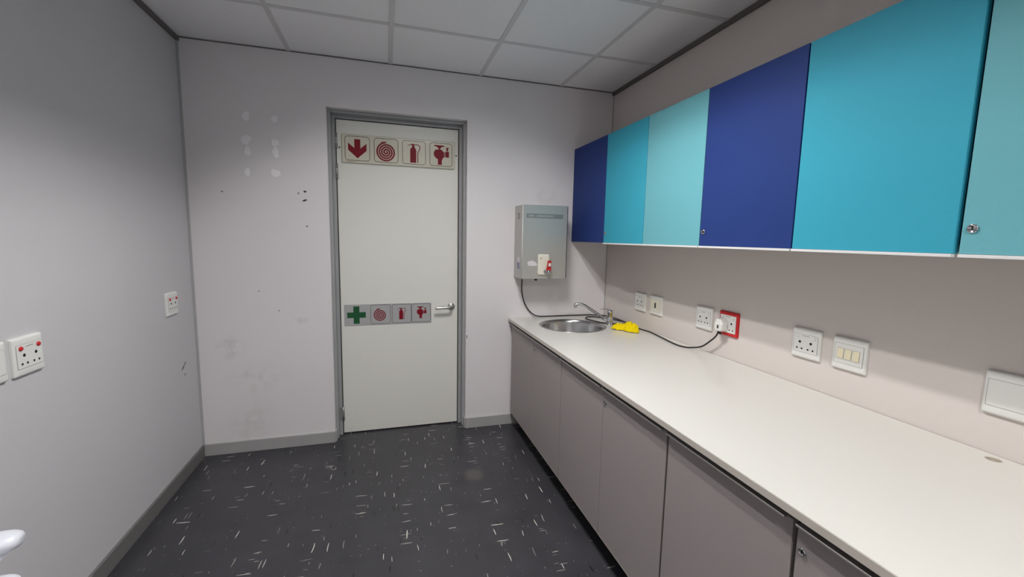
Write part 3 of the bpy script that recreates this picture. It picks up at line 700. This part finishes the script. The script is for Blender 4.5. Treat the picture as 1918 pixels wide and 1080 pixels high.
# ------------------------------------------------------------------ wall plates
S = 0.126
hole_me = {}
def hole(parent, x, y, rr, z, name='pin_hole', m=M_DARK):
    key = (rr, m.name)
    if key not in hole_me:
        o = MB().lathe([(rr, 0), (rr, 0.0004)], 12).build(name, m, parent); hole_me[key] = o.data
    else:
        o = bpy.data.objects.new(name, hole_me[key]); COL.objects.link(o); o.parent = parent
    o.location = (x, y, z)
def plate(mw, mp, label, kind, mmod=None, s=S, group=None, cat=None):
    names = {'socket': 'double_socket', 'switch': 'rocker_switch', 'blank': 'blank_plate', 'data': 'data_outlet'}
    cats = {'socket': 'socket', 'switch': 'switch', 'blank': 'blank plate', 'data': 'outlet'}
    e = tag(empty(names[kind], mw), label, cats[kind], group)
    pillow('surround', s, s, 0.006, [(0, 0), (0, 0.005), (0.0015, 0.009), (0.006, 0.0115), (0.016, 0.0125)], mp, e)
    mw_, mh = s*0.82, s*0.585
    return e, mw_, mh
def module(e, w, h, m, z=0.0122, cy=0.0):
    pillow('module_gap', w+0.0022, h+0.0022, 0.002, [(0, 0.010), (0, z+0.0005)], M_GAP, e, 0, cy)
    return pillow('module', w, h, 0.002, [(0, 0.010), (0, z+0.0008), (0.0008, z+0.0014)], m, e, 0, cy)
def sock(mw, label, sur=M_WHITE, btn=M_WHITE, tall=0.60, cover=False):
    e, w, h = plate(mw, sur, label, 'socket')
    h = S*tall
    m = module(e, w, h, M_WHITE); z = 0.0137
    hole_s = 0.0038
    for sx in (-1, 1):
        b = MB().lathe([(0.0072, 0), (0.0072, 0.0035), (0.0058, 0.005), (0.0001, 0.0052)], 18).build('switch_button', btn, e)
        b.location = (sx*w*0.355, h*0.5-0.010, z-0.0006)
        if cover and sx < 0: continue
        hole(e, sx*w*0.235, 0.004, 0.0054, z)
        for q in (-1, 1): hole(e, sx*w*0.235 + q*0.0108, -h*0.5+0.0145, hole_s, z)
    if cover:
        pass
    MB().box(-0.016, 0.016, h*0.5-0.0075, h*0.5-0.0055, z-0.0003, z+0.0001).build('imprint', M_SCUFF, e)
    return e
zc_ = 1.0145
sock(on_right(-0.506, 1.010), 'white double socket nearest the sink, beside cream data outlet')
e, w, h = plate(on_right(-0.686, zc_-0.002), M_WHITE, 'white outlet plate with cream insert and black slot', 'data')
module(e, w, S*0.62, M_CREAM)
MB().box(-0.0065, 0.0065, -0.017, 0.017, 0.0120, 0.0144).build('port_slot', M_DARK, e)
for sx in (-1, 1): MB().box(sx*0.028-0.012, sx*0.028+0.012, -0.019, 0.019, 0.0130, 0.0146).build('shutter', M_CREAM, e, 0.0006)
sock(on_right(-1.126, 1.012), 'white double socket next to the red socket')
rs = sock(on_right(-1.302, zc_-0.001), 'red framed double socket with white plug in it', sur=M_RED, tall=0.70, cover=True)
sock(on_right(-1.726, zc_), 'white double socket beside the triple rocker switch')
e, w, h = plate(on_right(-1.900, zc_), M_WHITE, 'white switch plate with three ivory rockers', 'switch')
module(e, w, S*0.60, M_WHITE)
for k in range(3):
    x = (k-1)*0.0285
    MB().box(x-0.0120, x+0.0120, -0.0195, 0.0195, 0.0130, 0.0142).build('rocker_gap', M_SCUFF, e)
    MB().add([(x-0.0112,-0.019,0.0135),(x+0.0112,-0.019,0.0135),(x+0.0112,0.019,0.0135),(x-0.0112,0.019,0.0135),
              (x-0.0112,-0.019,0.0172),(x+0.0112,-0.019,0.0172),(x+0.0112,0.019,0.0148),(x-0.0112,0.019,0.0148)],
             [(0,3,2,1),(4,5,6,7),(0,1,5,4),(1,2,6,5),(2,3,7,6),(3,0,4,7)]).build('rocker', M_IVORY, e, 0.0006)
e, w, h = plate(on_right(-2.346, zc_-0.002), M_WHITE, 'white blank wall plate above the cable hole in worktop', 'blank', s=0.128)
module(e, 0.128*0.84, 0.128*0.60, M_WHITE)
# left wall
sock(on_left(-0.292, 1.032), 'white double socket with red buttons by the far corner', btn=M_REDBTN)
sock(on_left(-1.292, 1.017), 'white double socket with red buttons beside blank plate', btn=M_REDBTN)
e, w, h = plate(on_left(-1.440, 1.019), M_WHITE, 'white blank wall plate beside the red button socket', 'blank')
module(e, w, S*0.60, M_WHITE)

# ------------------------------------------------------------------ stacked white plastic chairs by the left wall (only an arm tip enters the photo)
def make_chair():
    # local: +x is the way the chair faces, origin on the floor below the arm tips' midline
    t = empty('plastic_chair')
    hw = 0.255; back = -0.43
    sv, sf = [], []; n = 9
    for i in range(n):
        for j in range(n):
            a, b = i/(n-1), j/(n-1)*2-1
            x = -0.36 + a*0.44; wv = 0.215 + 0.03*a
            sv.append((x, b*wv, 0.425 + 0.018*a - 0.012*(1-b*b) - 0.03*max(0, a-0.85)*6))
    for i in range(n-1):
        for j in range(n-1): k = i*n+j; sf.append((k, k+n, k+n+1, k+1))
    s = MB().add(sv, sf, True).build('seat', M_CHAIR, t); s.modifiers.new('t', 'SOLIDIFY').thickness = 0.007
    bk = MB()
    for k in range(7):
        y = -0.186 + k*0.062; w = 0.017
        P = lambda zz, yy: (-0.345 - 0.075*(zz-0.42)/0.42 - 0.02*(1-(yy/0.2)**2), yy, zz)
        bk.loft([[P(zz, y-w), P(zz, y+w), tuple(Vector(P(zz, y+w))+Vector((-0.008,0,0))), tuple(Vector(P(zz, y-w))+Vector((-0.008,0,0)))] for zz in (0.42, 0.52, 0.62, 0.72, 0.80)])
    bk.tube(smooth_path([(-0.412, -0.225, 0.74), (-0.424, -0.19, 0.80), (-0.440, -0.09, 0.828), (-0.445, 0, 0.832), (-0.440, 0.09, 0.828), (-0.424, 0.19, 0.80), (-0.412, 0.225, 0.74)], 4), (0.012, 0.028), 10)
    bk.build('backrest', M_CHAIR, t)
    for sgn in (-1, 1):
        y = sgn*hw
        prof = smooth_path([(-0.405, sgn*0.225, 0.74), (-0.36, sgn*0.245, 0.700), (-0.27, y, 0.682), (-0.13, y, 0.676), (-0.030, y, 0.672)], 5)
        rad = [(0.034, 0.018)]*len(prof)
        for q in (20, 40, 56, 70, 80, 87):
            a_ = math.radians(q); prof.append(Vector((-0.030+0.030*math.sin(a_), y, 0.672-0.003*math.sin(a_)))); rad.append((0.034*math.cos(a_)**0.6, 0.018*math.cos(a_)**0.5))
        MB().tube(prof, rad, 14).build('arm', M_CHAIR, t)
        MB().loft([[(x-dx, y+sgn*o_-0.004, z), (x+dx, y+sgn*o_-0.004, z), (x+dx, y+sgn*o_+0.004, z), (x-dx, y+sgn*o_+0.004, z)] for x, o_, z, dx in ((0.05, 0.02, 0.0, 0.020), (0.02, 0.008, 0.22, 0.028), (-0.02, -0.01, 0.42, 0.040), (-0.095, 0.0, 0.60, 0.026), (-0.065, 0.0, 0.640, 0.036), (-0.050, 0.0, 0.668, 0.046))]).build('leg', M_CHAIR, t)
        MB().loft([[(x-dx, sgn*yy-0.004, z), (x+dx, sgn*yy-0.004, z), (x+dx, sgn*yy+0.004, z), (x-dx, sgn*yy+0.004, z)] for x, yy, z, dx in ((-0.40, 0.255, 0.0, 0.020), (-0.375, 0.235, 0.22, 0.026), (-0.345, 0.215, 0.43, 0.036), (-0.385, 0.222, 0.62, 0.022), (-0.410, 0.224, 0.74, 0.016))]).build('leg', M_CHAIR, t)
    return t
ch = make_chair()
TIP = Vector((0.472, -2.077, 0.845)); NCH = 3; STEP = Vector((0.012, 0, 0.088)); CA = math.radians(14)
clab = ['white plastic armchair on the floor, bottom of the stack by left wall', 'white plastic armchair in the middle of the stack by left wall', 'white plastic armchair on top of the stack by left wall']
for k in range(NCH):
    o = ch if k == 0 else copy_tree(ch)
    back_ = STEP.x*(NCH-1-k)
    o.location = (TIP.x + 0.255*math.sin(CA) - back_*math.cos(CA), TIP.y - 0.255*math.cos(CA) - back_*math.sin(CA), STEP.z*k)
    o.rotation_euler = (0, 0, CA)
    tag(o, clab[k], 'chair', 'stacked white plastic chairs')

# ------------------------------------------------------------------ ceiling troffers: each tube lies in a reflector trough behind cross blades
for (a, b, c, d) in LAMPS:
    cx = (a+b)/2
    lt = tag(empty('ceiling_light', Matrix.Translation((cx, (c+d)/2, H))), 'recessed two-tube louvred ceiling light ' + ('above the worktop and door end' if c > -2 else 'added behind the camera as fill'), 'lamp')
    w, l = b-a-0.026, c-d-0.026
    mb = MB(); mb.box(-w/2, w/2, -l/2, l/2, 0.10, 0.104); mb.box(-w/2, -w/2+0.004, -l/2, l/2, 0.0, 0.10); mb.box(w/2-0.004, w/2, -l/2, l/2, 0.0, 0.10); mb.box(-w/2, w/2, -l/2, -l/2+0.004, 0.0, 0.10); mb.box(-w/2, w/2, l/2-0.004, l/2, 0.0, 0.10)
    mb.build('housing', M_REFL, lt)
    xs = [t - cx for t in TUBES]
    for x0, x1 in ((-w/2+0.004, xs[0]-TW), (xs[0]+TW, xs[1]-TW), (xs[1]+TW, w/2-0.004)):
        MB().box(x0, x1, -l/2+0.004, l/2-0.004, 0.001, 0.003).build('face_panel', M_REFL, lt)
    for tx in xs:
        MB().lathe([(0.008, -l/2+0.03), (0.008, l/2-0.03)], 12, (tx, 0, 0.078), 'Y').build('tube', M_EMIT, lt)
        for sg_ in (-1, 1):
            MB().add([(tx+sg_*TW, -l/2+0.004, 0.002), (tx+sg_*TW, l/2-0.004, 0.002), (tx+sg_*0.034, l/2-0.004, 0.095), (tx+sg_*0.034, -l/2+0.004, 0.095),
                      (tx+sg_*(TW+0.002), -l/2+0.004, 0.002), (tx+sg_*(TW+0.002), l/2-0.004, 0.002), (tx+sg_*0.036, l/2-0.004, 0.095), (tx+sg_*0.036, -l/2+0.004, 0.095)],
                     [(0,1,2,3),(4,7,6,5),(0,4,5,1),(3,2,6,7),(0,3,7,4),(1,5,6,2)]).build('reflector', M_REFL, lt)
        for k in range(3):
            y = -l/2 + l*(k+0.5)/3
            MB().add([(tx+sx*(TW-0.002) if zz_ < 0.01 else tx+sx*(TW-0.030), y+sy*0.001, zz_) for zz_ in (0.003, 0.036) for sx, sy in ((-1,-1),(1,-1),(1,1),(-1,1))],
                     [(0,3,2,1),(4,5,6,7),(0,1,5,4),(1,2,6,5),(2,3,7,6),(3,0,4,7)]).build('louvre_blade', M_REFL, lt)
